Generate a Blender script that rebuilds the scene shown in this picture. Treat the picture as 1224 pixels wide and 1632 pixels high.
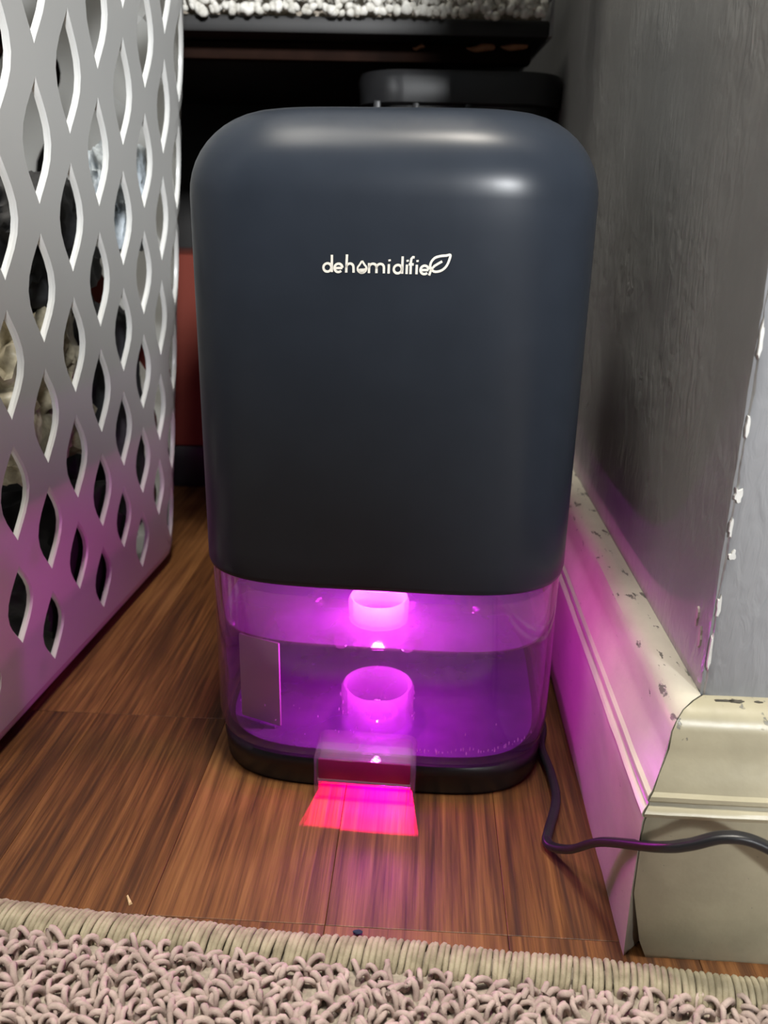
import bpy, bmesh, math, random
import numpy as np
from mathutils import Vector, Matrix, noise, Quaternion

for o in list(bpy.data.objects): bpy.data.objects.remove(o)
sc = bpy.context.scene
COL = sc.collection
random.seed(7)
R_ = math.radians

# ------------------------------------------------------------------ camera
CAM_H = .235; PITCH = R_(19.1); ROLL = R_(1.1); FPX = 1347.
cam = bpy.data.cameras.new('camera'); camo = bpy.data.objects.new('camera', cam); COL.objects.link(camo)
fw = Vector((0, math.cos(PITCH), -math.sin(PITCH))); r0 = Vector((1, 0, 0)); u0 = r0.cross(fw)
rt = r0*math.cos(ROLL) + u0*math.sin(ROLL); up = rt.cross(fw)
camo.matrix_world = Matrix(((rt.x, up.x, -fw.x, 0), (rt.y, up.y, -fw.y, 0), (rt.z, up.z, -fw.z, CAM_H), (0, 0, 0, 1)))
cam.sensor_fit = 'VERTICAL'; cam.sensor_height = 24.; cam.sensor_width = 18.
cam.lens = FPX/1632.*24.; cam.clip_start = .005; cam.clip_end = 50
cam.dof.use_dof = True; cam.dof.focus_distance = .31; cam.dof.aperture_fstop = 11
sc.camera = camo

# ------------------------------------------------------------------ world, lights, exposure
wd = bpy.data.worlds.new('world'); sc.world = wd; wd.use_nodes = True
wd.node_tree.nodes['Background'].inputs[0].default_value = (.80, .90, 1.0, 1)
wd.node_tree.nodes['Background'].inputs[1].default_value = .11
sc.view_settings.view_transform = 'Standard'; sc.view_settings.look = 'None'
sc.view_settings.exposure = 0.0; sc.view_settings.gamma = 1.0; sc.view_settings.use_curve_mapping = False
sc.cycles.use_denoising = True
sc.cycles.transparent_max_bounces = 32; sc.cycles.max_bounces = 10
sc.cycles.caustics_reflective = False; sc.cycles.caustics_refractive = False
sc.cycles.sample_clamp_indirect = 4.0

def lamp(name, kind, loc, power, color, target=None, **kw):
    l = bpy.data.lights.new(name, kind); l.energy = power; l.color = color
    for k, v in kw.items(): setattr(l, k, v)
    o = bpy.data.objects.new(name, l); COL.objects.link(o); o.location = loc
    if target is not None:
        o.rotation_euler = (Vector(target)-Vector(loc)).to_track_quat('-Z', 'Y').to_euler()
    return o
# ceiling lamp of the room, above and behind the photographer
lamp('overhead_lamp', 'AREA', (.19, .15, 2.3), 72, (1, .93, .82), (0, .35, .1), shape='RECTANGLE', size=.40, size_y=.26)

lamp('overhead_lamp', 'AREA', (-.55, .30, 2.3), 40, (1, .95, .86), (-.1, .25, .1), shape='RECTANGLE', size=1.4, size_y=.4)  # added fill, stands in for room light coming from the left
# table lamp behind the photographer, to the right
lamp('table_lamp', 'POINT', (.50, -1.60, .95), 380, (.96, .98, 1.0), shadow_soft_size=.13)

# ------------------------------------------------------------------ helpers
def link(name, me, mat=None, parent=None, smooth=True, angle=35):
    o = bpy.data.objects.new(name, me); COL.objects.link(o)
    if mat is not None: me.materials.append(mat)
    if smooth:
        me.shade_smooth(); me.set_sharp_from_angle(angle=R_(angle))
    if parent is not None: o.parent = parent
    return o
def from_bm(name, bm, mat=None, parent=None, smooth=True, angle=35, normals=True):
    if normals: bmesh.ops.recalc_face_normals(bm, faces=bm.faces)
    me = bpy.data.meshes.new(name); bm.to_mesh(me); bm.free()
    return link(name, me, mat, parent, smooth, angle)
def from_np(name, verts, faces, mat=None, parent=None, smooth=True, angle=80):
    me = bpy.data.meshes.new(name)
    verts = np.asarray(verts, dtype=np.float32); faces = np.asarray(faces, dtype=np.int32)
    n = faces.shape[1]
    me.vertices.add(len(verts)); me.vertices.foreach_set('co', verts.ravel())
    me.loops.add(faces.size); me.loops.foreach_set('vertex_index', faces.ravel())
    me.polygons.add(len(faces))
    me.polygons.foreach_set('loop_start', np.arange(0, faces.size, n, dtype=np.int32))
    me.polygons.foreach_set('loop_total', np.full(len(faces), n, dtype=np.int32))
    me.update(); me.validate()
    return link(name, me, mat, parent, smooth, angle)
def tag(o, label=None, cat=None, group=None, kind=None):
    if label: o['label'] = label
    if cat: o['category'] = cat
    if group: o['group'] = group
    if kind: o['kind'] = kind
    return o
def thing(name, label, cat, loc=(0, 0, 0), rz=0, group=None):
    o = bpy.data.objects.new(name, None); COL.objects.link(o); o.empty_display_size = .02
    o.location = loc; o.rotation_euler = (0, 0, rz)
    return tag(o, label, cat, group)
def add_box(bm, lo, hi, bevel=0, seg=2, rot=None):
    c = [(a+b)/2 for a, b in zip(lo, hi)]; s = [abs(b-a) for a, b in zip(lo, hi)]
    m = Matrix.Translation(c) @ (rot or Matrix()) @ Matrix.Diagonal((*s, 1))
    r = bmesh.ops.create_cube(bm, size=1, matrix=m)
    if bevel:
        es = set()
        for v in r['verts']: es.update(v.link_edges)
        bmesh.ops.bevel(bm, geom=list(es), offset=bevel, segments=seg, affect='EDGES', profile=.5)
def add_loft(bm, rings, cap0=True, cap1=True, closed=True):
    vs = [[bm.verts.new(p) for p in r] for r in rings]
    n = len(vs[0])
    for a, b in zip(vs, vs[1:]):
        for i in range(n if closed else n-1):
            j = (i+1) % n
            bm.faces.new((a[i], a[j], b[j], b[i]))
    if cap0: bm.faces.new(vs[0][::-1])
    if cap1: bm.faces.new(vs[-1])
    return vs
def catmull(pts, k=8):
    P = [Vector(p) for p in pts]; P = [P[0]*2-P[1]] + P + [P[-1]*2-P[-2]]
    out = []
    for i in range(1, len(P)-2):
        for j in range(k):
            t = j/k
            out.append(.5*((2*P[i]) + (P[i+1]-P[i-1])*t + (2*P[i-1]-5*P[i]+4*P[i+1]-P[i+2])*t*t + (3*P[i]-P[i-1]-3*P[i+1]+P[i+2])*t**3))
    out.append(P[-2]); return out
def sweep(bm, pts, section, upv=Vector((0, 0, 1)), cap=True):
    rings = []
    for i, p in enumerate(pts):
        t = (pts[min(i+1, len(pts)-1)]-pts[max(i-1, 0)]).normalized()
        s = t.cross(upv)
        s = s.normalized() if s.length > 1e-4 else Vector((1, 0, 0))
        n = s.cross(t)
        rings.append([p + s*a + n*b for a, b in section])
    return add_loft(bm, rings, cap, cap)
def circ(r, n=10, sy=1.): return [(r*math.cos(2*math.pi*i/n), r*sy*math.sin(2*math.pi*i/n)) for i in range(n)]
def lathe(bm, prof, c, n=40, cap0=False, cap1=False):
    add_loft(bm, [[(c[0]+r*math.cos(2*math.pi*i/n), c[1]+r*math.sin(2*math.pi*i/n), c[2]+z) for i in range(n)] for r, z in prof], cap0, cap1)

# ------------------------------------------------------------------ materials
def mat(name):
    m = bpy.data.materials.new(name); m.use_nodes = True
    nt = m.node_tree; b = nt.nodes['Principled BSDF']
    return m, nt, b
def nd(nt, t, **kw):
    n = nt.nodes.new(t)
    for k, v in kw.items():
        if k.startswith('_'): setattr(n, k[1:], v)
        else: n.inputs[k.replace('__', ' ')].default_value = v
    return n
def ramp(nt, fac, stops):
    r = nt.nodes.new('ShaderNodeValToRGB'); e = r.color_ramp.elements
    while len(e) < len(stops): e.new(.5)
    for q, (p, c) in zip(e, stops): q.position = p; q.color = (*c, 1)
    nt.links.new(fac, r.inputs[0]); return r
def coords(nt, scale=(1, 1, 1), kind='Object', rot=(0, 0, 0)):
    tc = nt.nodes.new('ShaderNodeTexCoord'); mp = nt.nodes.new('ShaderNodeMapping')
    mp.inputs['Scale'].default_value = scale; mp.inputs['Rotation'].default_value = rot
    nt.links.new(tc.outputs[kind], mp.inputs[0]); return mp.outputs[0]
def bump(nt, b, h, strength, dist):
    bp = nd(nt, 'ShaderNodeBump', Strength=strength, Distance=dist)
    nt.links.new(h, bp.inputs['Height']); nt.links.new(bp.outputs[0], b.inputs['Normal']); return bp
def plain(name, col, rough=.5, nscale=0, namp=.15, bstr=0, bdist=.001, **kw):
    """a Principled material with a noise that varies its colour a little and, if wanted, a fine relief"""
    m, nt, b = mat(name)
    b.inputs['Roughness'].default_value = rough
    for k, v in kw.items(): b.inputs[k.replace('__', ' ')].default_value = v
    if nscale:
        no = nd(nt, 'ShaderNodeTexNoise', Scale=nscale, Detail=4.)
        nt.links.new(coords(nt), no.inputs['Vector'])
        r = ramp(nt, no.outputs[0], [(.3, [c*(1-namp) for c in col]), (.7, [min(1, c*(1+namp)) for c in col])])
        nt.links.new(r.outputs[0], b.inputs['Base Color'])
        if bstr: bump(nt, b, no.outputs[0], bstr, bdist)
    else: b.inputs['Base Color'].default_value = (*col, 1)
    return m

def wood_material():
    m, nt, b = mat('oak_plank')
    tc = nt.nodes.new('ShaderNodeTexCoord'); oi = nt.nodes.new('ShaderNodeObjectInfo')
    mul = nd(nt, 'ShaderNodeVectorMath', _operation='SCALE', Scale=37.); comb = nt.nodes.new('ShaderNodeCombineXYZ')
    for i in range(3): nt.links.new(oi.outputs['Random'], comb.inputs[i])
    nt.links.new(comb.outputs[0], mul.inputs[0])
    add = nd(nt, 'ShaderNodeVectorMath', _operation='ADD')
    nt.links.new(tc.outputs['Object'], add.inputs[0]); nt.links.new(mul.outputs[0], add.inputs[1])
    def mp(s):
        k = nt.nodes.new('ShaderNodeMapping'); k.inputs['Scale'].default_value = s
        nt.links.new(add.outputs[0], k.inputs[0]); return k.outputs[0]
    big = nd(nt, 'ShaderNodeTexNoise', Scale=1., Detail=3., Distortion=1.2); nt.links.new(mp((34, 5, 1)), big.inputs['Vector'])
    med = nd(nt, 'ShaderNodeTexNoise', Scale=1., Detail=4., Distortion=.6); nt.links.new(mp((260, 8, 1)), med.inputs['Vector'])
    fine = nd(nt, 'ShaderNodeTexNoise', Scale=1., Detail=5., Roughness=.65); nt.links.new(mp((800, 20, 1)), fine.inputs['Vector'])
    def mix(f, a, c):
        q = nt.nodes.new('ShaderNodeMath'); q.operation = 'MULTIPLY_ADD'
        nt.links.new(a, q.inputs[0]); q.inputs[1].default_value = f
        if isinstance(c, float): q.inputs[2].default_value = c
        else: nt.links.new(c, q.inputs[2])
        return q.outputs[0]
    v = mix(.42, med.outputs[0], mix(.38, fine.outputs[0], mix(.26, big.outputs[0], -.03)))
    tone = mix(.10, oi.outputs['Random'], v)
    r = ramp(nt, tone, [(.38, (.030, .0105, .0032)), (.48, (.072, .027, .0080)), (.57, (.138, .056, .0175)), (.70, (.235, .108, .037))])
    nt.links.new(r.outputs[0], b.inputs['Base Color'])
    b.inputs['Specular IOR Level'].default_value = .36
    rr = ramp(nt, med.outputs[0], [(.3, (.52, .52, .52)), (.7, (.38, .38, .38))]); nt.links.new(rr.outputs[0], b.inputs['Roughness'])
    bump(nt, b, v, .35, .0008)
    return m
M_WOOD = wood_material()
M_SUB = plain('subfloor', (.02, .012, .008), .9, 30)

def paint_wall(name, col, rough, bs):
    m, nt, b = mat(name)
    b.inputs['Roughness'].default_value = rough
    n1 = nd(nt, 'ShaderNodeTexNoise', Scale=1., Detail=3., Distortion=.8); nt.links.new(coords(nt, (260, 150, 70)), n1.inputs['Vector'])
    n2 = nd(nt, 'ShaderNodeTexNoise', Scale=14., Detail=4.); nt.links.new(coords(nt), n2.inputs['Vector'])
    r = ramp(nt, n2.outputs[0], [(.3, [c*.88 for c in col]), (.7, [c*1.1 for c in col])]); nt.links.new(r.outputs[0], b.inputs['Base Color'])
    mk = ramp(nt, n2.outputs[0], [(.42, (.15, .15, .15)), (.60, (1, 1, 1))])
    mm = nt.nodes.new('ShaderNodeMath'); mm.operation = 'MULTIPLY'
    nt.links.new(n1.outputs[0], mm.inputs[0]); nt.links.new(mk.outputs[0], mm.inputs[1])
    bump(nt, b, mm.outputs[0], bs, .0016)
    return m
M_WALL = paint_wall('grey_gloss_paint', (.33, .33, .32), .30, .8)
M_WALL2 = paint_wall('grey_gloss_paint_return', (.22, .225, .235), .34, .6)  # same grey paint, darkened on this face to offset the strong lamp

def paint_trim(name, col):
    m, nt, b = mat(name)
    b.inputs['Roughness'].default_value = .34
    n1 = nd(nt, 'ShaderNodeTexNoise', Scale=38., Detail=5., Roughness=.6); nt.links.new(coords(nt, (1, .6, 1)), n1.inputs['Vector'])
    base = ramp(nt, n1.outputs[0], [(.32, [c*.86 for c in col]), (.66, [min(1, c*1.06) for c in col])])
    # worn spots where the cream paint has come off, most of them along the top edge
    n2 = nd(nt, 'ShaderNodeTexNoise', Scale=230., Detail=6., Roughness=.65); nt.links.new(coords(nt, (1, .35, 1)), n2.inputs['Vector'])
    tc = nt.nodes.new('ShaderNodeTexCoord'); sx = nt.nodes.new('ShaderNodeSeparateXYZ'); nt.links.new(tc.outputs['Object'], sx.inputs[0])
    zr = nd(nt, 'ShaderNodeMapRange'); zr.inputs['From Min'].default_value = .078; zr.inputs['From Max'].default_value = .0945
    zr.inputs['To Min'].default_value = 0; zr.inputs['To Max'].default_value = .115
    nt.links.new(sx.outputs['Z'], zr.inputs['Value'])
    ad = nt.nodes.new('ShaderNodeMath'); ad.operation = 'ADD'; nt.links.new(n2.outputs[0], ad.inputs[0]); nt.links.new(zr.outputs[0], ad.inputs[1])
    ch = ramp(nt, ad.outputs[0], [(.685, (0, 0, 0)), (.705, (1, 1, 1))])
    mx = nt.nodes.new('ShaderNodeMix'); mx.data_type = 'RGBA'
    nt.links.new(ch.outputs[0], mx.inputs[0]); nt.links.new(base.outputs[0], mx.inputs[6]); mx.inputs[7].default_value = (.17, .165, .14, 1)
    nt.links.new(mx.outputs[2], b.inputs['Base Color'])
    iv = nt.nodes.new('ShaderNodeMath'); iv.operation = 'MULTIPLY_ADD'; iv.inputs[1].default_value = -.9
    nt.links.new(ch.outputs[0], iv.inputs[0]); nt.links.new(n1.outputs[0], iv.inputs[2])
    bump(nt, b, iv.outputs[0], .45, .0010)
    return m
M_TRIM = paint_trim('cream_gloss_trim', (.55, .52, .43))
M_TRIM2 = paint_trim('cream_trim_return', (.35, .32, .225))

M_BASKET = plain('white_plastic', (.52, .52, .50), .36, 9, .03, Subsurface__Weight=0.)
M_BODY = plain('charcoal_plastic', (.0185, .0230, .0310), .30, 60, .06, Specular__IOR__Level=.17)
M_BLACK = plain('black_plastic', (.008, .008, .009), .35, 50, .2)
M_LOGO = plain('cream_print', (.74, .71, .62), .5, 200, .05)
M_CORD = plain('black_rubber', (.010, .010, .012), .38, 300, .2)

def clear_plastic(name, tint, milk, rough=.05, milk_col=(.9, .9, .95)):
    """thin clear plastic: light goes straight through, a little is scattered, the rest is gloss"""
    m, nt, b = mat(name); nt.nodes.remove(b); out = nt.nodes['Material Output']
    tr = nd(nt, 'ShaderNodeBsdfTransparent', Color=(*tint, 1))
    tl = nd(nt, 'ShaderNodeBsdfTranslucent', Color=(*milk_col, 1)); df = nd(nt, 'ShaderNodeBsdfDiffuse', Color=(*milk_col, 1))
    gl = nd(nt, 'ShaderNodeBsdfGlossy', Color=(1, 1, 1, 1), Roughness=rough)
    fr = nd(nt, 'ShaderNodeFresnel'); ge = nt.nodes.new('ShaderNodeNewGeometry')      # a thin sheet reflects alike from both sides
    io = nd(nt, 'ShaderNodeMapRange'); io.inputs['To Min'].default_value = 1.45; io.inputs['To Max'].default_value = 1/1.45
    nt.links.new(ge.outputs['Backfacing'], io.inputs['Value']); nt.links.new(io.outputs[0], fr.inputs['IOR'])
    no = nd(nt, 'ShaderNodeTexNoise', Scale=35., Detail=3.); nt.links.new(coords(nt), no.inputs['Vector'])
    mr = ramp(nt, no.outputs[0], [(.3, (milk*.75,)*3), (.7, (milk*1.25,)*3)])
    a = nd(nt, 'ShaderNodeMixShader', Fac=.5); nt.links.new(df.outputs[0], a.inputs[1]); nt.links.new(tl.outputs[0], a.inputs[2])
    c = nd(nt, 'ShaderNodeMixShader'); nt.links.new(mr.outputs[0], c.inputs[0]); nt.links.new(tr.outputs[0], c.inputs[1]); nt.links.new(a.outputs[0], c.inputs[2])
    d = nd(nt, 'ShaderNodeMixShader'); nt.links.new(fr.outputs[0], d.inputs[0]); nt.links.new(c.outputs[0], d.inputs[1]); nt.links.new(gl.outputs[0], d.inputs[2])
    nt.links.new(d.outputs[0], out.inputs['Surface'])
    return m
M_TANK = clear_plastic('clear_tank', (.92, .82, .94), .010)
M_MILK = clear_plastic('cloudy_tray', (.85, .80, .9), .36, .12, (.62, .22, 1.0))
M_SPOUT = clear_plastic('clear_spout', (.93, .84, .92), .13)
def emit(name, col, s):
    m, nt, b = mat(name); b.inputs['Base Color'].default_value = (*col, 1)
    b.inputs['Emission Color'].default_value = (*col, 1); b.inputs['Emission Strength'].default_value = s; return m
M_LED = emit('purple_led', (.85, .10, 1.0), 6)

# ------------------------------------------------------------------ structure: walls, baseboards, floor
YAW = R_(2.7)
T1 = Vector((math.sin(YAW), math.cos(YAW), 0)); T2 = Vector((math.cos(YAW), -math.sin(YAW), 0))
N1 = -T2; N2 = -T1
WC = Vector((.1040, .2405, 0))               # outside corner of the wall
Z = Vector((0, 0, 1))
def prism(name, foot, z0, z1, m, bevel=0):
    bm = bmesh.new(); add_loft(bm, [[(p.x, p.y, z0) for p in foot], [(p.x, p.y, z1) for p in foot]])
    if bevel: bmesh.ops.bevel(bm, geom=[e for e in bm.edges], offset=bevel, segments=3, affect='EDGES')
    return from_bm(name, bm, m)
def wavy_wall(name, p0, direction, normal, length, zmax, depth, m):
    """wall slab whose face is a fine grid with a slightly ragged painted corner"""
    bm = bmesh.new()
    ss = [0, .0008, .002, .004] + list(np.linspace(.008, length, 40)); zs = list(np.linspace(0, .6, 130)) + [1., zmax]
    g = []
    for s in ss:
        col = []
        for z in zs:
            q = p0 + direction*s + Z*z
            w = noise.noise(Vector((z*260, .3, .1)))*.0009 + noise.noise(Vector((z*60, 2., .1)))*.0008
            k = max(0, 1-s/.004)
            q = q + normal*(w*k - .0010*k*k)
            col.append(bm.verts.new(q))
        g.append(col)
    for a, b in zip(g, g[1:]):
        for i in range(len(zs)-1): bm.faces.new((a[i], b[i], b[i+1], a[i+1]))
    # back of the slab
    L = [bm.verts.new(p0+direction*(length if k else depth)-normal*depth+Z*z) for k in (0, 1) for z in (0, zmax)]
    bm.faces.new((L[0], L[1], L[3], L[2]))
    bm.faces.new([g[-1][0], L[2], L[3]]+[g[-1][i] for i in range(len(zs)-1, 0, -1)])
    o = from_bm(name, bm, m, angle=50); o['kind'] = 'structure'; return o
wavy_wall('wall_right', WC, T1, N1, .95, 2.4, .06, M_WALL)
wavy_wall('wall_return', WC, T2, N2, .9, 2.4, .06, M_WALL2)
bk = prism('wall_back', [Vector((-1.3, 1.15, 0)), Vector((.25, 1.15, 0)), Vector((.25, 1.21, 0)), Vector((-1.3, 1.21, 0))], 0, 2.4, plain('shade_black_wall', (.008, .008, .008), .7, 8)); bk['kind'] = 'structure'  # near-black colour stands in for the deep shade under the bench

hd = prism('shade_wall', [Vector((-1.3, .52, 0)), Vector((.1165, .52, 0)), Vector((.1190, .60, 0)), Vector((-1.3, .60, 0))], .47, 2.4, M_WALL2); hd['kind'] = 'structure'  # unseen wall, added to keep overhead light off the space behind
PROFILE = [(d*1.06, z*.958 if z > .0725 else z*.958-.0035*min(1, z/.058)) for d, z in [(0, .0950), (.004, .0952), (.0075, .0940), (.0100, .0915), (.0112, .0880), (.0118, .0820), (.0128, .0775), (.0142, .0738),
           (.0158, .0716), (.0170, .0706), (.0172, .0692), (.0166, .0682), (.0170, .0672), (.0181, .0664), (.0187, .0652), (.0183, .0638), (.0176, .0630), (.0179, .0615), (.0180, .0560),
           (.0180, .0300), (.0180, .0080), (.0178, 0), (0, 0)]]
def baseboard(name, direction, normal, mitre, length, m, gap, chip):
    bm = bmesh.new(); rings = []
    ss = [0, .0015, .004, .008, .013, .02, .03, .045] + list(np.linspace(.06, length, 36))
    for k, s in enumerate(ss):
        ring = []
        for d, z in PROFILE:
            q = WC + normal*d + direction*s + Z*z
            if k == 0:
                q = q + mitre*d + direction*(gap + .0007*noise.noise(Vector((z*400, gap*3e3, 0))))
                if chip and z < .03: q = q + direction*((.03-z)/.03)**1.6*chip
            elif s < .02 and chip:
                q = q + mitre*d*(1-s/.02)
                if z < .03: q = q + direction*((.03-z)/.03)**1.6*chip*(1-s/.02)
            elif s < .02: q = q + mitre*d*(1-s/.02)
            if d > .004:
                q = q + normal*(.00035*noise.noise(Vector((s*70, z*50, gap*1e3))) + .0002*noise.noise(Vector((s*260, z*260, 3.))))
                if z < .002: q = q + Z*.0
            ring.append(q)
        rings.append(ring)
    add_loft(bm, rings)
    o = from_bm(name, bm, m, angle=28); o['kind'] = 'structure'; return o
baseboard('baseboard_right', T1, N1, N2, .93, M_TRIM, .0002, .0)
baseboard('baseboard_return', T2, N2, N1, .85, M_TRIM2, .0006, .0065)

fl_bm = bmesh.new(); add_box(fl_bm, (-1.4, -2.2, -.03), (1.1, 1.25, -.0045))
FLOOR = from_bm('floor', fl_bm, M_SUB); FLOOR['kind'] = 'structure'
PW = .064; GAP = .00007
def plank(u0, u1, v0, v1):
    bm = bmesh.new()
    cu, cv = (u0+u1)/2, (v0+v1)/2
    hu, hv = (u1-u0)/2-GAP, (v1-v0)/2-GAP; b = .00018
    rings = [[(sx*(hu-i), sy*(hv-i), z) for sx, sy in ((-1, -1), (1, -1), (1, 1), (-1, 1))] for i, z in ((0, -.0045), (0, -b), (b*.35, -b*.3), (b, 0))]
    add_loft(bm, rings)
    o = from_bm('plank', bm, M_WOOD, FLOOR, smooth=False)
    c = Vector((0, .2325, 0)) + T2*cu + T1*cv
    o.location = (c.x, c.y, random.uniform(-.0001, 0)); o.rotation_euler = (0, 0, -YAW)
for c in range(-18, 14):
    u0 = -.018 + c*PW
    cuts = [-2.2]
    v = -2.2 + random.uniform(.3, .9)
    while v < -.5: cuts.append(v); v += random.uniform(.6, .9)
    cuts.append(0)
    cuts += [.125] if c in (-2, -3) else []
    v = random.uniform(.35, .8) if c not in (-2, -3) else .62
    if c in (-1, 0): v = .75
    cuts += [v, .99]
    for a, b in zip(cuts, cuts[1:]): plank(u0, u0+PW, a, b)

# ------------------------------------------------------------------ dehumidifier
DC = Vector((.0042, .3825, 0)); DYAW = R_(-5)
DEH = thing('dehumidifier', 'charcoal dehumidifier with glowing purple clear tank standing on the wood floor', 'dehumidifier', DC, DYAW)
HA, HB, EXP = .0782, .0785, 4.3
def plan(scale_in=0., n=96, z=0., bottom_round=0.):
    a, b = HA-scale_in, HB-scale_in
    out = []
    for i in range(n):
        t = 2*math.pi*i/n; c, s = math.cos(t), math.sin(t)
        out.append((a*math.copysign(abs(c)**(2/EXP), c), b*math.copysign(abs(s)**(2/EXP), s), z))
    return out
def front_y(u, inset=0.):
    a, b = HA-inset, HB-inset
    return -b*(1-min(1, abs(u)/a)**EXP)**(1/EXP)
ZS, ZT = .0958, .2730
# body shell
bm = bmesh.new(); RS = .031
rings = [plan(.0035, z=ZS+.001), plan(.0016, z=ZS), plan(.0004, z=ZS+.0010), plan(0, z=ZS+.003)]
for z in np.linspace(ZS+.012, ZT-RS, 14): rings.append(plan(0, z=float(z)))
for k in range(1, 13):
    t = k/12*math.pi/2; rings.append(plan(RS*(1-math.cos(t)), z=ZT-RS+RS*math.sin(t)))
rings.append(plan(RS+.012, z=ZT+.0006)); rings.append(plan(RS+.025, z=ZT+.0009))
add_loft(bm, rings)
BODY = from_bm('body', bm, M_BODY, DEH, angle=60)
# printed logo
LS = .2935/FPX/4.22
def logo_pt(X, Y): return ((X-603)*LS+.0018, -(Y-232-.046*(X-603))*LS)
def strokes():
    S = []
    def arc(cx, cy, r, a0, a1, n=18, ry=None): S.append([(cx+r*math.cos(R_(a0+(a1-a0)*i/n)), cy+(ry or r)*math.sin(R_(a0+(a1-a0)*i/n))) for i in range(n+1)])
    bl = lambda x: 264 + .046*(x-205)          # base line, in the pixel grid of the lettering
    def dd(cx): arc(cx, bl(cx)-31, 27, 0, 360); S.append([(cx+31, bl(cx)-112), (cx+30, bl(cx)-1)])
    def ee(cx): arc(cx, bl(cx)-30, 27, 45, 360); S.append([(cx-26, bl(cx)-29), (cx+27, bl(cx)-29)])
    def ii(cx, dot=True): S.append([(cx, bl(cx)-62), (cx-1, bl(cx)-1)]); S.append([(cx+3, bl(cx)-92), (cx+5, bl(cx)-80)])
    dd(205); ee(280)
    S.append([(338, bl(338)-118), (333, bl(338)-1)])                      # h
    S.append([(334, bl(338)-32)]+[(358+24*math.cos(R_(a)), bl(358)-36+24*math.sin(R_(a))) for a in range(180, 361, 20)]+[(383, bl(383)-1)])
    S.append([(488, bl(488)-66), (487, bl(488)-1)])                       # m
    for cx in (513, 563): S.append([(cx-25, bl(cx)-30)]+[(cx+25*math.cos(R_(a)), bl(cx)-38+24*math.sin(R_(a))) for a in range(180, 361, 20)]+[(cx+25, bl(cx)-1)])
    ii(621); dd(681); ii(742)
    S.append([(792, bl(780)-108), (780, bl(780)-110), (771, bl(771)-100), (768, bl(768)-80), (767, bl(768)-1)]); S.append([(754, bl(768)-64), (787, bl(787)-64)])
    ii(808); ee(860)
    leaf = [(905, 262), (897, 240), (905, 212), (928, 188), (965, 178), (1000, 176), (1028, 173), (1022, 205), (1008, 238), (985, 263), (955, 276), (925, 276), (905, 262)]
    S.append([tuple(v)[:2] for v in catmull([(x, y, 0) for x, y in leaf], 4)])
    S.append([(892, 300), (905, 262), (926, 240), (950, 226), (976, 212)])
    return S
bm = bmesh.new(); lw = 7.8
def ribbon(pts, w, closed=False):
    P = [Vector((x, y)) for x, y in pts]; L = []
    for i, p in enumerate(P):
        if closed: t = (P[(i+1) % len(P)]-P[i-1])
        else: t = (P[min(i+1, len(P)-1)]-P[max(i-1, 0)])
        t.normalize(); n = Vector((-t.y, t.x))
        L.append((p+n*w, p-n*w))
    def vert(q, lift):
        u, v = logo_pt(q.x, q.y); return bm.verts.new((u, front_y(u)-lift, .2198+v))
    f = [(vert(a, .00035), vert(b, .00035)) for a, b in L]; g = [(vert(a, -.0002), vert(b, -.0002)) for a, b in L]
    for i in range(len(L)-1):
        bm.faces.new((f[i][0], f[i][1], f[i+1][1], f[i+1][0]))
        bm.faces.new((f[i][0], f[i+1][0], g[i+1][0], g[i][0])); bm.faces.new((f[i][1], g[i][1], g[i+1][1], f[i+1][1]))
for s in strokes(): ribbon(s, lw)
# the water drop that stands for the letter u
drop = [(445, 192)] + [(440+33*math.cos(R_(a)), 246+31*math.sin(R_(a))) for a in range(-40, 221, 20)]
hole = [(428+7*math.cos(R_(a)), 238+9*math.sin(R_(a))) for a in range(0, 360, 24)]
ring_o = [(440+30*math.cos(R_(a)), 246+28*math.sin(R_(a))) for a in range(-50, 231, 14)]
tipped = [(440, 196)] + ring_o + [(440, 196)]
ribbon(tipped, 6)
for rr in (21, 11):
    ribbon([(440+rr*math.cos(R_(a)), 251+rr*math.sin(R_(a))) for a in range(-20, 201, 14)], 6)
ribbon([(424, 252), (457, 252)], 6)
from_bm('logo', bm, M_LOGO, BODY, smooth=False, normals=True)
# clear tank: outer and inner skin
bm = bmesh.new()
def tank_rings(off, z0, z1):
    rs = []; r = .012
    for k in range(7):
        t = k/6*math.pi/2; rs.append(plan(off+r*.5*(1-math.sin(t)), z=z0+r*(1-math.cos(t))))
    for z in np.linspace(z0+r+.004, z1, 8): rs.append(plan(off, z=float(z)))
    return rs
add_loft(bm, tank_rings(.0014, .0125, ZS-.0003), True, False)
TANK = from_bm('tank', bm, M_TANK, DEH, angle=60)
bm = bmesh.new(); add_loft(bm, tank_rings(.0038, .0150, ZS-.0003), False, False); from_bm('tank_liner', bm, M_TANK, TANK, angle=60)
# cloudy floor plate of the tank, slightly dished
bm = bmesh.new(); add_loft(bm, [plan(.0075, z=.0166), plan(.012, z=.0160), plan(.03, z=.0156), plan(.06, z=.0154)], False, True)
from_bm('tank_floor', bm, M_MILK, TANK, angle=60)
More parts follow.
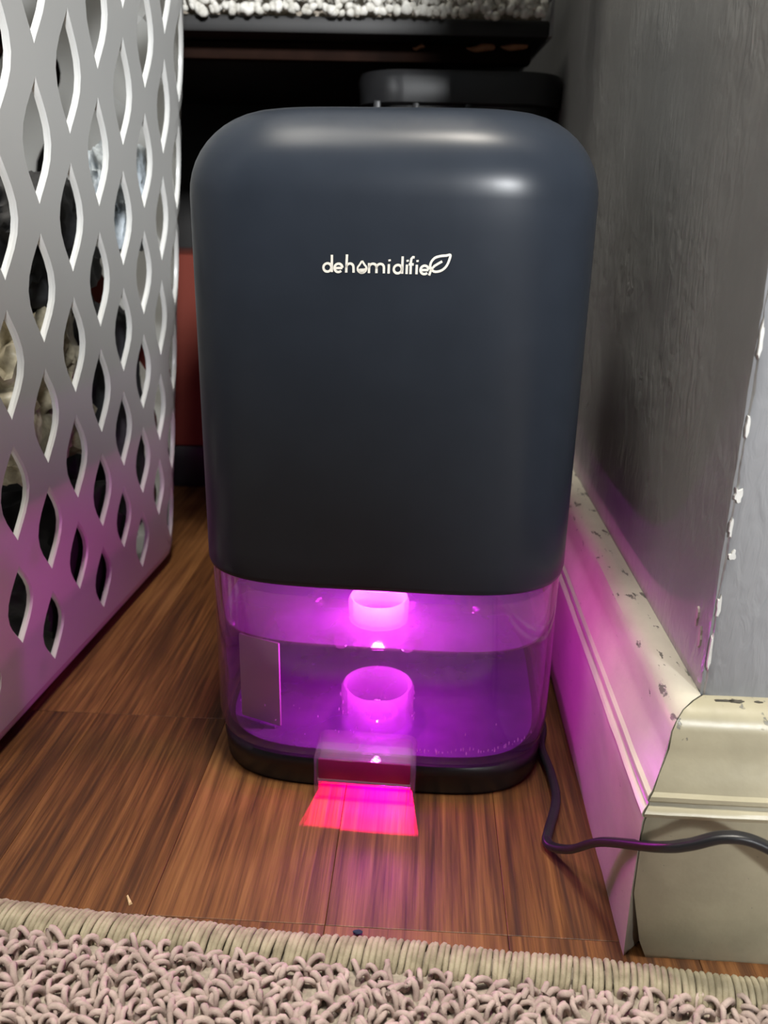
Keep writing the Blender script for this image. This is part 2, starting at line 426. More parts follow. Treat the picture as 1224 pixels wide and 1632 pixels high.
# lid of the tank: skirt ring and a funnel that drops towards the filling neck
bm = bmesh.new()
add_loft(bm, [plan(.0042, z=.0905), plan(.0044, z=.0700), plan(.0050, z=.0680), plan(.0064, z=.0672)], False, False)
LID = from_bm('tank_lid', bm, clear_plastic('lid_plastic', (.85, .74, .86), .06), TANK, angle=50)
bm = bmesh.new(); add_loft(bm, [plan(.0050, z=.0690), plan(.020, z=.0700), plan(.045, z=.0715), plan(.062, z=.0725)], False, True)
from_bm('lid_plate', bm, M_MILK, LID, angle=60)
NK = (-.0015, -.0480)          # neck and valve axis, seen from the front centre
bm = bmesh.new(); lathe(bm, [(.0118, -.009), (.0130, -.009), (.0132, .0), (.0124, .0015), (.0114, .0010), (.0112, -.008)], (*NK, .0790), 48)
from_bm('filling_neck', bm, clear_plastic('neck_plastic', (.9, .8, .9), .24), LID, angle=50)
bm = bmesh.new(); lathe(bm, [(.0088, .0022), (.0108, .0022), (.0116, .0), (.0108, -.0012), (.0094, -.0010), (.0088, .0022)], (*NK, .0880), 48)
from_bm('led_ring', bm, M_LED, DEH, angle=60)
bm = bmesh.new(); lathe(bm, [(.0001, .0), (.020, -.0004), (.032, .0012), (.040, .0042)], (NK[0], -.030, .0908), 48)
from_bm('led_lens', bm, M_MILK, DEH, angle=60)
for sx in (-1, 1):
    bm = bmesh.new(); lathe(bm, [(.0001, -.0030), (.0022, -.0026), (.0030, -.001), (.0030, .002)], (NK[0]+sx*.0140, -.066, .0672), 20)
    from_bm('lid_peg', bm, M_SPOUT, LID, angle=60)
# valve cup on the tank floor
bm = bmesh.new(); lathe(bm, [(.0165, .0), (.0165, .019), (.0155, .0205), (.0140, .0195), (.0138, .002)], (NK[0], -.046, .0158), 48)
lathe(bm, [(.0095, .0), (.0095, .006), (.0085, .0065), (.0075, .0055), (.0075, .001)], (NK[0], -.046, .0158), 40)
from_bm('valve_cup', bm, M_SPOUT, TANK, angle=50)
# pale plate that stands in for the basket refracted by the tank corner
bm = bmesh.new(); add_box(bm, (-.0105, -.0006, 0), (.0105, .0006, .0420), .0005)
pp = from_bm('refraction_plate', bm, plain('refraction_grey', (.50, .48, .47), .45, 30, .08), TANK, angle=40)
pp.location = (-.0540, -.0530, .0172); pp.rotation_euler = (0, 0, R_(-20)); pp['label'] = 'pale plate standing in for the basket refracted in the tank corner'
bm = bmesh.new(); bmesh.ops.create_uvsphere(bm, u_segments=14, v_segments=8, radius=.0017)
pn = from_bm('hinge_pin', bm, plain('chrome', (.8, .78, .7), .12, 0, Metallic=1.), TANK); pn.location = (-.0690, -.0420, .0600); pn['label'] = 'small shiny pin at the tank side'
# water drops on the inner wall and around the valve
bm = bmesh.new()
def droplet(p, r):
    bmesh.ops.create_icosphere(bm, subdivisions=1, radius=r, matrix=Matrix.Translation(p) @ Matrix.Diagonal((.6, .6, random.uniform(1.2, 2.6), 1)))
for k in range(34):
    u = .018 + .050*(k/34) + random.uniform(-.001, .001)
    droplet((u, front_y(u, .0040)+.0006, .0205 + .003*(k/34) + random.uniform(-.0012, .0012)), random.uniform(.0003, .0006))
for k in range(26):
    a = random.uniform(0, 2*math.pi); droplet((NK[0]+.0170*math.cos(a), -.046+.0170*math.sin(a), .018+random.uniform(0, .014)), random.uniform(.0003, .0006))
for k in range(18):
    u = random.uniform(-.06, .06); droplet((u, front_y(u, .0040)+.0006, random.uniform(.02, .04)), random.uniform(.0002, .0004))
o = from_bm('droplets', bm, clear_plastic('water_drop', (.95, .85, .95), .35, .02), TANK); o['kind'] = 'stuff'
# black base with an opening under the spout
bm = bmesh.new()
SU = .0215; SC_ = -.0032                      # half width and centre of the spout
LY, LZ, OY, OZ = .015, .0112, -.0735, .0027       # spot lamp (behind, above) and the top edge of the opening it shines through
def base_wall(off, z, cut):
    pts = []
    for x, y, _ in plan(off, 720):
        inside = y < 0 and abs(x-SC_) < SU-.0016
        pts.append((x, y, max(z, OZ) if inside and cut else z))
    return pts
add_loft(bm, [base_wall(.0062, .0120, False), base_wall(.0062, -.0003, True), base_wall(.0048, -.0004, True), base_wall(.0038, .0018, True), base_wall(.0034, .0085, True), base_wall(.0030, .0120, False), base_wall(.0042, .0138, False), base_wall(.0062, .0139, False)], True, True)
BASE = from_bm('base', bm, M_BLACK, DEH, angle=50)
for x, y in ((-.05, -.045), (.05, -.045), (-.05, .05), (.05, .05)):
    bm = bmesh.new(); lathe(bm, [(.006, 0), (.006, .001)], (x, y, 0), 16, True, True); from_bm('foot', bm, M_BLACK, BASE)
# clear spout housing: an arch over the opening, open to the floor
bm = bmesh.new()
yb, yf = -.0700, -.0835
def arch(off, y, zt, r):
    w = SU-off; pts = [(SC_-w, y, .0012)]
    for k in range(7):
        t = math.pi-k/6*math.pi/2; pts.append((SC_-w+r+r*math.cos(t), y, zt-off-r+r*math.sin(t)))
    for k in range(7):
        t = math.pi/2-k/6*math.pi/2; pts.append((SC_+w-r+r*math.cos(t), y, zt-off-r+r*math.sin(t)))
    pts.append((SC_+w, y, .0012)); return pts
o1 = [arch(0, yb, .0260, .004), arch(0, yf+.0010, .0235, .004), arch(.0005, yf, .0226, .004)]
i1 = [arch(.0020, yf, .0226, .003), arch(.0020, yb, .0260, .003)]
add_loft(bm, o1+i1, False, False, closed=False)
SPOUT = from_bm('spout', bm, M_SPOUT, DEH, angle=40)
bm = bmesh.new(); add_box(bm, (SC_-SU+.0020, yf-.0003, .0108), (SC_+SU-.0020, yf+.0012, .0205), .0004)
from_bm('spout_front', bm, clear_plastic('smoky_red_clear', (.40, .04, .14), .34, .08, (.60, .02, .34)), SPOUT, angle=40)
bm = bmesh.new(); add_box(bm, (SC_-SU+.0016, yf-.0008, .0088), (SC_+SU-.0016, yf+.0018, .0110), .0005)
from_bm('spout_lip', bm, M_SPOUT, SPOUT, angle=40)
# lamps of the appliance
def dlamp(*a, **k):
    o = lamp(*a, **k); o.parent = DEH; return o
dlamp('tank_led', 'POINT', (NK[0], -.050, .0430), .18, (.95, .05, .95), shadow_soft_size=.004)
dlamp('neck_led', 'POINT', (NK[0], NK[1]-.004, .0855), .38, (1.0, .14, .56), shadow_soft_size=.003)
dlamp('spout_led', 'SPOT', (SC_, LY, LZ), 20, (1.0, .0, .11), shadow_soft_size=.0004, spot_size=R_(50), spot_blend=.06).rotation_euler = (R_(80), 0, math.pi)
# power cord, part of the appliance
def at(px, py, z=None, Y=None):
    d = fw + rt*((px-612)/FPX) - up*((py-816)/FPX); c = Vector((0, 0, CAM_H))
    t = (z-CAM_H)/d.z if z is not None else Y/d.y
    return c + d*t
CORD = [(.060, .452, .012), (.070, .425, .006), (.0785, .385, .004), (.0790, .355, .0035), (.0755, .338, .0035), (.0765, .318, .0032), (.0755, .300, .0030), (.0690, .281, .0030), (.0672, .2745, .0030),
        (.0690, .2690, .0048), (.0735, .2600, .0120), (.0790, .2440, .0290), (.0868, .2150, .0520), (.0935, .2080, .0590), (.1020, .2050, .0645), (.1110, .2030, .0645), (.1230, .2000, .0585), (.1400, .196, .047), (.165, .190, .030), (.205, .180, .0135), (.26, .172, .0105), (.40, .165, .0100), (.58, .170, .0100)]
bm = bmesh.new()
sec = []
for i in range(18):
    t = 2*math.pi*i/18; rr = .0022*(1-.28*abs(math.sin(t))**6); sec.append((rr*.92*math.cos(t), rr*.92*math.sin(t)))
sweep(bm, catmull(CORD, 10), sec)
cd = from_bm('power_cord', bm, M_CORD, None, angle=50)
bpy.context.view_layer.update()
cd.parent = DEH; cd.matrix_parent_inverse = DEH.matrix_world.inverted()

# ------------------------------------------------------------------ laundry basket
BK = thing('laundry_basket', 'tall white plastic laundry basket with diamond cut-outs, full of clothes', 'basket')
P0 = Vector((-.1733, .3275, 0)); BD = Vector((.0917, .9958, 0)).normalized(); BN = Vector((BD.y, -BD.x, 0))   # along the long side, outward
LEAN = R_(4.7); CR = .050; S_FAR = .2770; HALF = .0305; VH = .027; BH = .4180; TH = .0026
S_NEAR = -.0700; NC = 52                      # columns of cut-outs all the way round
arc_n = CR*math.pi/2
L1 = S_FAR-S_NEAR-2*CR; L2 = (NC*HALF-4*arc_n-2*L1)/2; WID = L2+2*CR
def foot(s):
    """outline point and outward normal at perimeter length s (s grows towards the far corner, then round the back)"""
    per = NC*HALF; s = np.interp(s % per, (0, .147, .240, per), (0, .147, .224, per)) if SQUEEZE else s
    q = (s+.0555-(S_NEAR+CR)) % per
    for k, (L, ang) in enumerate(((L1, 0), (L2, 90), (L1, 180), (L2, 270))):
        d = Matrix.Rotation(R_(ang), 3, 'Z') @ BD; n = Matrix.Rotation(R_(ang), 3, 'Z') @ BN
        if k == 0: base = P0 + BD*(S_NEAR+CR)
        if q <= L: return base + d*q, n
        q -= L; base = base + d*L
        c = base - n*CR
        if q <= arc_n:
            a = q/CR; return c + (n*math.cos(a) + d*math.sin(a))*CR, (n*math.cos(a)+d*math.sin(a))
        q -= arc_n; base = c + d*CR
    return base, n
PER = NC*HALF; STEP = HALF; SQUEEZE = True
def bp(s, v, depth=0.):
    s = s-SPH; v = vmap(v)
    p, n = foot(s); rb = .012
    off = v*math.sin(LEAN) - (rb*(1-math.sqrt(max(0, 1-((rb-v)/rb)**2))) if v < rb else 0)
    return p + n*(off-depth) + Z*(v*math.cos(LEAN)+depth*math.sin(LEAN)+.0002)
SPH = .0000
def vmap(v):
    r = (v-.041)/.054
    return v*.0385/.041 if r < 0 else .0385+.0518*r+.0011*r*r
def hole_loop(n, hw, hh):
    pts = []
    for i in range(n):
        a = 2*math.pi*i/n; t = math.sin(a); sgn = 1 if math.cos(a) >= 0 else -1
        x = hw*(max(0, math.cos(math.pi/2*t)))**1.15*sgn if abs(t) < .999 else 0
        pts.append((x, hh*t))
    return pts
def rhomb_loop(n):
    pts = []
    for i in range(n):
        a = 4*i/n; k = int(a); f = a-k
        c = [(STEP, 0), (0, VH), (-STEP, 0), (0, -VH)]
        p, q = c[k], c[(k+1) % 4]; pts.append((p[0]+(q[0]-p[0])*f, p[1]+(q[1]-p[1])*f))
    return pts
bm = bmesh.new()
NH = 24
for c in range(NC):
    sc_ = SPH + (c)*STEP
    odd = c % 2; v0 = .041 + (VH if odd else 0)
    rows = 7 if not odd else 6
    blank = c in (7, 8, 9)
    rh = rhomb_loop(NH)
    for r in range(rows):
        vc = v0 + r*2*VH
        if blank and r > 2:
            bm.faces.new([bm.verts.new(bp(sc_+x, vc+y, 0)) for x, y in rh]); bm.faces.new([bm.verts.new(bp(sc_+x, vc+y, TH)) for x, y in rh]); continue
        k = 1.0 if r else .93
        hl = hole_loop(NH, .0112*k, .0206*k); hl2 = hole_loop(NH, .0122*k, .0218*k)
        R0 = [bm.verts.new(bp(sc_+x, vc+y, 0)) for x, y in rh]; R1 = [bm.verts.new(bp(sc_+x, vc+y, 0)) for x, y in hl2]
        R2 = [bm.verts.new(bp(sc_+x, vc+y, .0009)) for x, y in hl]; R3 = [bm.verts.new(bp(sc_+x, vc+y, TH)) for x, y in hl]; R4 = [bm.verts.new(bp(sc_+x, vc+y, TH)) for x, y in rh]
        for A, B in ((R0, R1), (R1, R2), (R2, R3), (R3, R4)):
            for i in range(NH):
                j = (i+1) % NH; bm.faces.new((A[i], A[j], B[j], B[i]))
    # solid border: below and above the holes
    top_v = .041 + 7*2*VH - VH                 # zigzag top between even tips
    for depth, flip in ((0, False), (TH, True)):
        G = lambda x, v: bm.verts.new(bp(sc_+x, v, depth))
        vs_b = [0, .002, .0045, .008, .012, .014]
        for a, b in zip(vs_b, vs_b[1:]):
            for x0, x1 in ((-STEP/2, 0), (0, STEP/2)): bm.faces.new((G(x0, a), G(x1, a), G(x1, b), G(x0, b)))
        if odd: 
            for x0, x1, y0, y1 in ((-STEP, 0, .014, .041), (0, STEP, .041, .014)):
                bm.faces.new((G(x0, .014), G(x1, .014), G(0, .041)))
            bm.faces.new((G(-STEP, top_v), G(0, top_v-VH), G(0, top_v))); bm.faces.new((G(0, top_v), G(0, top_v-VH), G(STEP, top_v)))
        for a, b in ((top_v, .398), (.398, BH)):
            for x0, x1 in ((-STEP/2, 0), (0, STEP/2)): bm.faces.new((G(x0, a), G(x1, a), G(x1, b), G(x0, b)))
from_bm('lattice_wall', bm, M_BASKET, BK, angle=40)
bm = bmesh.new(); NP = 160
path = [PER*i/NP for i in range(NP)]
prof = [(.0, BH-.006), (-.006, BH-.004), (-.010, BH-.002), (-.0105, BH+.002), (-.008, BH+.005), (.001, BH+.006), (.0030, BH+.004), (.0030, BH-.006)]
rings = [[bp(s, v, d) for s in path] for d, v in prof]; rings.append(rings[0])
add_loft(bm, rings, False, False); bmesh.ops.remove_doubles(bm, verts=bm.verts, dist=1e-6)
from_bm('rim', bm, M_BASKET, BK, angle=60)
bm = bmesh.new(); add_loft(bm, [[bp(s, .0035, .004) for s in path], [bp(s, .0060, .004) for s in path]])
from_bm('bottom', bm, M_BASKET, BK, angle=60)

# clothes in the basket
def heap(name, label, cat, center, size, seed, m, fold=1., rot=0., sub=5, inside=True):
    bm = bmesh.new(); bmesh.ops.create_icosphere(bm, subdivisions=sub, radius=1)
    q = Quaternion((random.uniform(-1, 1), random.uniform(-1, 1), .3), .8)
    so = Vector((seed*7.3, seed*3.1, seed*5.7))
    for v in bm.verts:
        d = v.co.normalized(); p = q @ d
        a = noise.noise(p*1.6+so)
        w = p + Vector((a, noise.noise(p*1.7+so*2), noise.noise(p*1.5-so)))*.55
        ridge = 1-abs(noise.noise(Vector((w.x*2.6, w.y*5.5, w.z*2.2))+so))*2
        ridge2 = 1-abs(noise.noise(Vector((w.x*5, w.y*10, w.z*4))-so))*2
        r = .80 + .16*a + fold*(.13*ridge + .05*ridge2)
        box = max(abs(d.x), abs(d.y), abs(d.z))**.55
        v.co = d*(r/box)
        v.co = Vector((v.co.x*size[0], v.co.y*size[1], max(v.co.z, -.9)*size[2]))
    cv = Vector(center)
    bmesh.ops.rotate(bm, verts=bm.verts, matrix=Matrix.Rotation(rot, 3, 'Z'))
    for v in bm.verts:                         # cloth presses flat against the walls of the basket
        w = v.co + cv; h = w.z
        if not inside:
            w.z = max(w.z, .0125); v.co = w - cv; continue
        k = (w-P0).dot(BN) - (h*math.tan(LEAN)-.0062)
        if k > 0: w = w - BN*k*.98
        k = (w-P0).dot(BD) - (S_FAR-.008+h*math.tan(LEAN))
        if k > 0: w = w - BD*k
        k = (S_NEAR+.006-h*math.tan(LEAN)) - (w-P0).dot(BD)
        if k > 0: w = w + BD*k
        w.z = max(w.z, .0085); v.co = w - cv
    o = from_bm(name, bm, m, angle=70); o.location = center
    return tag(o, label, cat)
def cloth(name, col, rough=.85, **kw): return plain(name, col, rough, 400, .2, .25, .0006, **kw)
M_CBLK = cloth('black_cotton', (.0055, .0055, .006)); M_CBLK2 = cloth('black_knit', (.008, .008, .009), .7)
M_CCRM = cloth('cream_satin', (.36, .32, .23), .38); M_CWHT = cloth('pale_blue_cotton', (.42, .47, .51)); M_CDRK = cloth('charcoal_fleece', (.018, .018, .02))
M_CBRN = cloth('tan_cotton', (.33, .21, .10))
G = lambda sd, v, dep: tuple(P0 + BD*sd + BN*(v*math.sin(LEAN)-.0045-dep) + Z*(v*math.cos(LEAN)))   # a spot inside the basket, dep behind its long side
heap('garment', 'black cotton garment in the bottom of the basket behind the lowest cut-outs', 'garment', G(.110, .054, .052), (.075, .062, .042), 1, M_CBLK)
heap('garment', 'black garment with a folded top edge, high in the basket above the cream satin one', 'garment', G(.125, .222, .042), (.034, .056, .036), 2, M_CBLK2)
heap('garment', 'cream satin garment with shiny folds behind the middle cut-outs', 'garment', G(.095, .150, .038), (.034, .050, .044), 3, M_CCRM, 1.7)
heap('garment', 'pale blue-white cotton garment at the far corner of the basket', 'garment', G(.208, .245, .024), (.018, .026, .034), 4, M_CWHT)
heap('garment', 'charcoal fleece garment under the pale blue-white one in the basket', 'garment', G(.210, .104, .038), (.028, .032, .088), 5, M_CDRK)
heap('garment', 'tan cotton garment squeezed between the black one and the pale blue-white one', 'garment', G(.178, .232, .070), (.022, .018, .020), 6, M_CBRN)

# ------------------------------------------------------------------ rug at the photographer's knees
RY = R_(-5.6); RX = Vector((math.cos(RY), math.sin(RY), 0)); RV = Vector((-math.sin(RY), math.cos(RY), 0)); RO = Vector((0, .2215, 0))
RUG = thing('rug', 'cream loop-pile rug with whipped edge lying in front of the dehumidifier', 'rug')
bm = bmesh.new()
pts = [RO + RX*u + RV*v for u, v in ((-.75, -.006), (.60, -.006), (.60, -1.4), (-.75, -1.4))]
add_loft(bm, [[p + Z*.0004 for p in pts], [p + Z*.0040 for p in pts]])
M_RUGB = plain('rug_backing', (.30, .26, .21), .95, 500, .3)
from_bm('backing', bm, M_RUGB, RUG)
def rug_mat(name, c0, c1):
    m, nt, b = mat(name); b.inputs['Roughness'].default_value = .95
    n = nd(nt, 'ShaderNodeTexNoise', Scale=160., Detail=4.); nt.links.new(coords(nt), n.inputs['Vector'])
    r = ramp(nt, n.outputs[0], [(.34, c0), (.64, c1)]); nt.links.new(r.outputs[0], b.inputs['Base Color'])
    n2 = nd(nt, 'ShaderNodeTexNoise', Scale=2600., Detail=2.); nt.links.new(coords(nt), n2.inputs['Vector']); bump(nt, b, n2.outputs[0], .5, .0004)
    return m
M_PILE = rug_mat('cream_yarn', (.34, .265, .235), (.50, .40, .36)); M_WHIP = rug_mat('beige_whipping', (.24, .21, .14), (.40, .355, .25))
rng = np.random.default_rng(3)
def tubes(paths, r, ns=6):
    """paths: (N, K, 3) polylines -> one set of verts and quads, tube radius r (N,)"""
    N, K, _ = paths.shape
    t = np.gradient(paths, axis=1); t /= np.linalg.norm(t, axis=2, keepdims=True)+1e-12
    ref = np.array([.31, .22, .925]); ref = np.broadcast_to(ref, t.shape)
    s = np.cross(t, ref); s /= np.linalg.norm(s, axis=2, keepdims=True)+1e-9; n = np.cross(s, t)
    a = np.arange(ns)*2*np.pi/ns
    V = paths[:, :, None, :] + r[:, None, None, None]*(s[:, :, None, :]*np.cos(a)[None, None, :, None] + n[:, :, None, :]*np.sin(a)[None, None, :, None])
    idx = np.arange(N*K*ns).reshape(N, K, ns)
    A = idx[:, :-1, :]; B = idx[:, 1:, :]
    F = np.stack([A, np.roll(A, -1, 2), np.roll(B, -1, 2), B], -1).reshape(-1, 4)
    return V.reshape(-1, 3), F
sp = .0035
gu, gv = np.meshgrid(np.arange(-.34, .30, sp), np.arange(-.30, -.0120, sp)); gu = gu.ravel(); gv = gv.ravel()
N = len(gu); gu = gu+rng.uniform(-.0017, .0017, N); gv = np.minimum(gv+rng.uniform(-.0017, .0017, N), -.0120)
K = 8; tt = np.linspace(0, np.pi, K); az = rng.uniform(0, np.pi, N); hw = rng.uniform(.0019, .0031, N); hh = rng.uniform(.0032, .0054, N); tl = rng.normal(0, .0013, (N, 2))
x = -np.cos(tt)[None]*hw[:, None]; zz = np.sin(tt)[None]**.8*hh[:, None] + .0030
pu = gu[:, None] + x*np.cos(az)[:, None] + tl[:, :1]*np.sin(tt)[None]; pv = gv[:, None] + x*np.sin(az)[:, None] + tl[:, 1:]*np.sin(tt)[None]
P = np.array(RO)[None, None] + pu[..., None]*np.array(RX) + pv[..., None]*np.array(RV) + zz[..., None]*np.array(Z)
V, F = tubes(P, rng.uniform(.00085, .0012, N), 7)
o = from_np('pile', V, F, M_PILE, RUG); o['kind'] = 'stuff'
# whipped edge: threads wound round a cord
th = np.arange(-.40, .34, .0020); N = len(th); th = th + rng.uniform(-.0003, .0003, N)
K = 9; tt = np.linspace(-.35, np.pi*1.02, K); sl = rng.normal(.0012, .0004, N); cr = .0060+rng.normal(0, .00012, N)
pu = th[:, None] + sl[:, None]*np.linspace(1, -1, K)[None]; pv = np.cos(tt)[None]*cr[:, None]*1.05 - .0050; zz = np.sin(tt)[None]*cr[:, None]*.72 + .0030
zz = np.maximum(zz, .0010)
wav = .0006*np.sin(th*37)+.0004*np.sin(th*90+1)
P = np.array(RO)[None, None] + pu[..., None]*np.array(RX) + (pv+wav[:, None])[..., None]*np.array(RV) + zz[..., None]*np.array(Z)
V, F = tubes(P, rng.uniform(.00095, .0012, N), 7)
o = from_np('whipped_edge', V, F, M_WHIP, RUG); o['kind'] = 'stuff'
bm = bmesh.new(); sweep(bm, [RO + RX*u + RV*(-.0050) + Z*.0036 for u in np.linspace(-.75, .6, 60)], circ(.0032, 10)); from_bm('edge_cord', bm, M_RUGB, RUG)

# ------------------------------------------------------------------ low bench behind, bath mat on it, bin and box under it
M_DKW = plain('black_brown_wood', (.006, .005, .0045), .6, 40, .4)
M_DKB = plain('dark_brown_wood', (.012, .005, .003), .8, 40, .4, Specular__IOR__Level=.08)
BEN = thing('bench', 'low black wooden bench behind the dehumidifier with a bath mat on top', 'bench', (-.184, .687, .0047))
def bpart(name, lo, hi, m, bev=.002):
    b_ = bmesh.new(); add_box(b_, lo, hi, bev); o_ = from_bm(name, b_, m, BEN); o_.location = (.19, -.66, 0); return o_
bpart('bench_top', (-.40, .645, .3530), (.1040, 1.06, .3640), M_DKW)
bpart('apron', (-.38, .672, .3400), (.0960, .684, .3530), M_DKB)
for lx in (-.39, .086):
    bpart('leg', (lx, 1.02, -.0046), (lx+.025, 1.045, .3530), M_DKW)
bpart('leg', (-.39, .675, -.0046), (-.365, .70, .3530), M_DKW)
bpart('shade_panel', (-.40, 1.060, .03), (.1040, 1.07, .3640), M_DKW)  # added dark panel, stands in for the shade under the bench
bpart('edge_highlight', (.1040, .6445, .3535), (.1056, 1.06, .3780), plain('highlight_grey', (.30, .30, .30), .4, 60))  # highlight on the bench end, put in as a pale strip
M_COP = plain('highlight_copper', (.46, .20, .10), .45, 120, .3)  # highlights below the bench edge, put in as copper-coloured blobs
for (x, z, w, h) in ((.0128, .3500, .0085, .0026), (.0585, .3535-.0030, .0200, .0044), (.0830, .3520, .0190, .0048)):
    b_ = bmesh.new(); bmesh.ops.create_uvsphere(b_, u_segments=14, v_segments=8, radius=1)
    for v in b_.verts:
        v.co = Vector((v.co.x*w*.55, v.co.y*.0022, v.co.z*h*.6*(1+.5*v.co.x) + .0010*math.sin(v.co.x*3)))
    o = from_bm('highlight_patch', b_, M_COP, BEN); o.location = (x+.19, .6715-.66, z)
MAT = thing('bath_mat', 'cream chenille bath mat with chunky nubs on the black bench', 'bath mat', (-.164, .747, .3687))
b_ = bmesh.new(); add_box(b_, (-.28, .652, .3641), (.0990, .90, .3690), .002); o = from_bm('mat_base', b_, M_RUGB, MAT); o.location = (.17, -.72, -.3640)
b_ = bmesh.new(); bmesh.ops.create_icosphere(b_, subdivisions=2, radius=1); nv = np.array([v.co[:] for v in b_.verts]); nf = np.array([[v.index for v in f.verts] for f in b_.faces]); b_.free()
cs = []
for x_ in np.arange(-.275, .099, .0046):
    for j in range(4): cs.append((x_, .6470+.001*j, .3660+.0050*j))
    for j in range(1, 14): cs.append((x_, .6500+.0060*j, .3770))
cs = np.array(cs)+rng.uniform(-.0016, .0016, (len(cs), 3)); cs[:, 0] = np.minimum(cs[:, 0], .0995)
cs[:, 2] = np.maximum(cs[:, 2], .3690)
# the front row droops a little over the bench edge
dr = cs[:, 1] < .6490; cs[dr, 2] -= rng.uniform(0, .0045, dr.sum()); cs[dr, 1] = np.minimum(cs[dr, 1], .6392)
sc3 = rng.uniform(.0023, .0036, (len(cs), 1, 1))*rng.uniform(.8, 1.2, (len(cs), 1, 3))
bumpy = 1+.18*np.sin(nv[None, :, :1]*9+rng.uniform(0, 6, (len(cs), 1, 1)))*np.sin(nv[None, :, 2:]*9)
V = (nv[None]*sc3*bumpy + cs[:, None, :]).reshape(-1, 3); F = (nf[None] + (np.arange(len(cs))*len(nv))[:, None, None]).reshape(-1, 3)
o = from_np('nubs', V, F, rug_mat('chenille', (.50, .48, .42), (.74, .72, .66)), MAT); o['kind'] = 'stuff'; o.location = (.17, -.72, -.3640)

BIN = thing('storage_bin', 'smoky clear plastic storage bin with ribbed side behind the dehumidifier', 'storage bin', (.0375, .79, 0))
M_SMOKE = plain('smoky_plastic', (.016, .016, .017), .30, 30, .1)
def rrect(x0, x1, y0, y1, r, z, n=8):
    pts = []
    for cx, cy, a0 in ((x1-r, y1-r, 0), (x0+r, y1-r, 90), (x0+r, y0+r, 180), (x1-r, y0+r, 270)):
        for k in range(n+1):
            a = R_(a0+90*k/n); pts.append((cx+r*math.cos(a), cy+r*math.sin(a), z))
    return pts
b_ = bmesh.new()
add_loft(b_, [rrect(-.055+.02, .088-.012, -.10, .12, .02, .001), rrect(-.055+.012, .088-.008, -.106, .126, .025, .012), rrect(-.055, .084, -.115, .135, .03, .318)], True, False)
add_loft(b_, [rrect(-.052, .081, -.112, .132, .03, .318), rrect(-.052+.014, .081-.012, -.10, .12, .03, .012)], False, True)
from_bm('tub', b_, M_SMOKE, BIN, angle=50)
b_ = bmesh.new()
add_loft(b_, [rrect(-.054, .083, -.114, .134, .03, .313), rrect(-.062, .089, -.121, .140, .034, .315), rrect(-.063, .090, -.122, .141, .034, .331), rrect(-.061, .088, -.120, .139, .034, .3360), rrect(-.053, .081, -.112, .131, .03, .3360), rrect(-.052, .081, -.112, .131, .03, .318)], False, False)
from_bm('bin_rim', b_, M_SMOKE, BIN, angle=40)
for x_ in (-.078, -.050, -.012):
    b_ = bmesh.new(); add_box(b_, (x_+.03-.0025, -.119, .08), (x_+.03+.0025, -.108, .316), .001); from_bm('rib', b_, M_SMOKE, BIN)

BOX = thing('box', 'rust red box with a black bottom band between basket and dehumidifier', 'box', (-.212, .812, 0))
b_ = bmesh.new(); add_box(b_, (-.085, -.075, .0385), (.085, .075, .2050), .004); from_bm('box_body', b_, plain('rust_red_card', (.11, .012, .003), .85, 12, .08), BOX)
b_ = bmesh.new(); add_box(b_, (-.084, -.074, .0), (.084, .074, .0385), .002); from_bm('box_foot', b_, M_BLACK, BOX)

# unseen dark heap, added to cast shade on the lower body front
o = heap('shade_heap', 'unseen dark heap added behind the camera to shade the dehumidifier', 'shade_heap', (-.225, -.62, .12), (.66, .25, .545), 9, cloth('shade_heap_black', (.006, .007, .009)), fold=.15, inside=False)

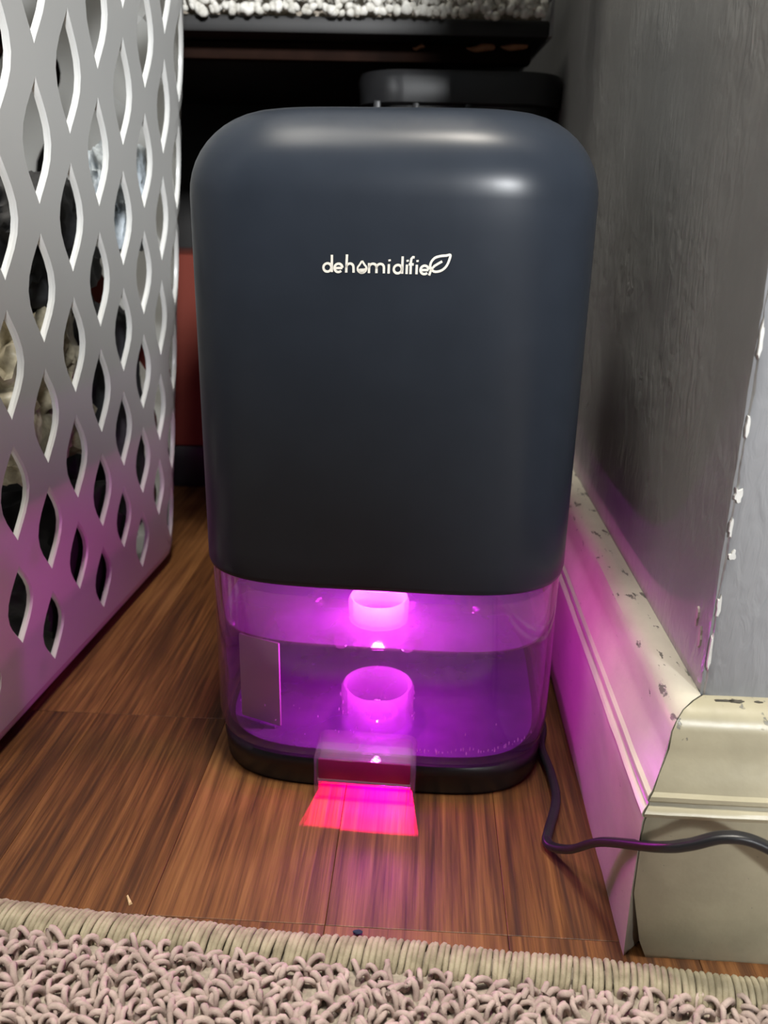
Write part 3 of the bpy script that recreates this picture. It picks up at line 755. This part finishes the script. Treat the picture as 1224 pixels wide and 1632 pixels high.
# worn paint at the wall corner, where a paler coat shows
M_CHIP = plain('pale_undercoat', (.42, .36, .34), .6, 300, .15); M_CHIPW = plain('white_undercoat', (.58, .58, .55), .6, 300, .1); M_DIRT = plain('dark_grime', (.05, .045, .035), .9, 300, .3)
def chip(name, parent, c, d, w, h, m, seed, normal, lift=.0010):
    b_ = bmesh.new(); n_ = 14; top = []; bot = []
    for i in range(n_):
        a = 2*math.pi*i/n_; r = 1+.75*noise.noise(Vector((math.cos(a)*2+seed, math.sin(a)*2, seed*1.7)))
        p = c + d*(w*r*math.cos(a)) + (Z if abs(normal.z) < .5 else normal.cross(d))*(h*r*math.sin(a))
        bot.append(p-normal*.0006); top.append(p*1.0+normal*lift+(c-p)*.12)
    add_loft(b_, [bot, top]); return from_bm(name, b_, m, parent, smooth=False)
WR, WT = bpy.data.objects['wall_right'], bpy.data.objects['wall_return']
for sd, z, w, h in ((.0135, .1130, .0013, .0036), (.0080, .1075, .0013, .0046)): chip('paint_chip', WR, WC+T1*sd+Z*z, T1, w, h, M_CHIP, z*90, N1, .0006)
for sd, z, w, h in ((.0020, .1590, .0016, .0018), (.0034, .1400, .0013, .0014), (.0012, .1490, .0007, .0026), (.0014, .1230, .0008, .0030), (.0010, .1060, .0007, .0050), (.0013, .1800, .0008, .0030), (.0010, .2050, .0008, .0040)): chip('paint_chip', WT, WC+T2*(sd*.8)+Z*z, T2, w*.75, h*1.25, M_CHIPW, z*170, N2, .0003)
BR = bpy.data.objects['baseboard_return']
for x, w, h in ((.0062, .0034, .0006), (.0100, .0030, .0009), (.0170, .0012, .0005)): chip('grime_spot', BR, WC+T2*x+N2*.0035+Z*.0912, T2, w, h, M_DIRT, x*300, Z, .0003)
# two scraps on the floor by the rug
b_ = bmesh.new(); bmesh.ops.create_icosphere(b_, subdivisions=2, radius=1)
for v in b_.verts: v.co = Vector((v.co.x*.0017, v.co.y*.0009, v.co.z*.0008))*(1+.5*noise.noise(v.co*2.3))
o = from_bm('lint', b_, plain('navy_lint', (.02, .025, .06), .95, 400, .3)); o.location = (-.0064, .2297, .0009); tag(o, 'tiny dark blue lint on the floor at the edge of the rug', 'lint')
b_ = bmesh.new(); add_loft(b_, [[(-.0006, -.0024, 0), (.0008, -.0022, 0), (.0003, .0030, 0), (-.0004, .0026, 0)], [(-.0004, -.0020, .0006), (.0005, -.0018, .0008), (.0002, .0024, .0005), (-.0002, .0020, .0005)]])
o = from_bm('splinter', b_, plain('pale_wood', (.55, .40, .22), .7, 300, .2), smooth=False); o.location = (-.0897, .2428, .0001); o.rotation_euler = (0, 0, .5); tag(o, 'small pale wood splinter on the floor by the rug', 'splinter')
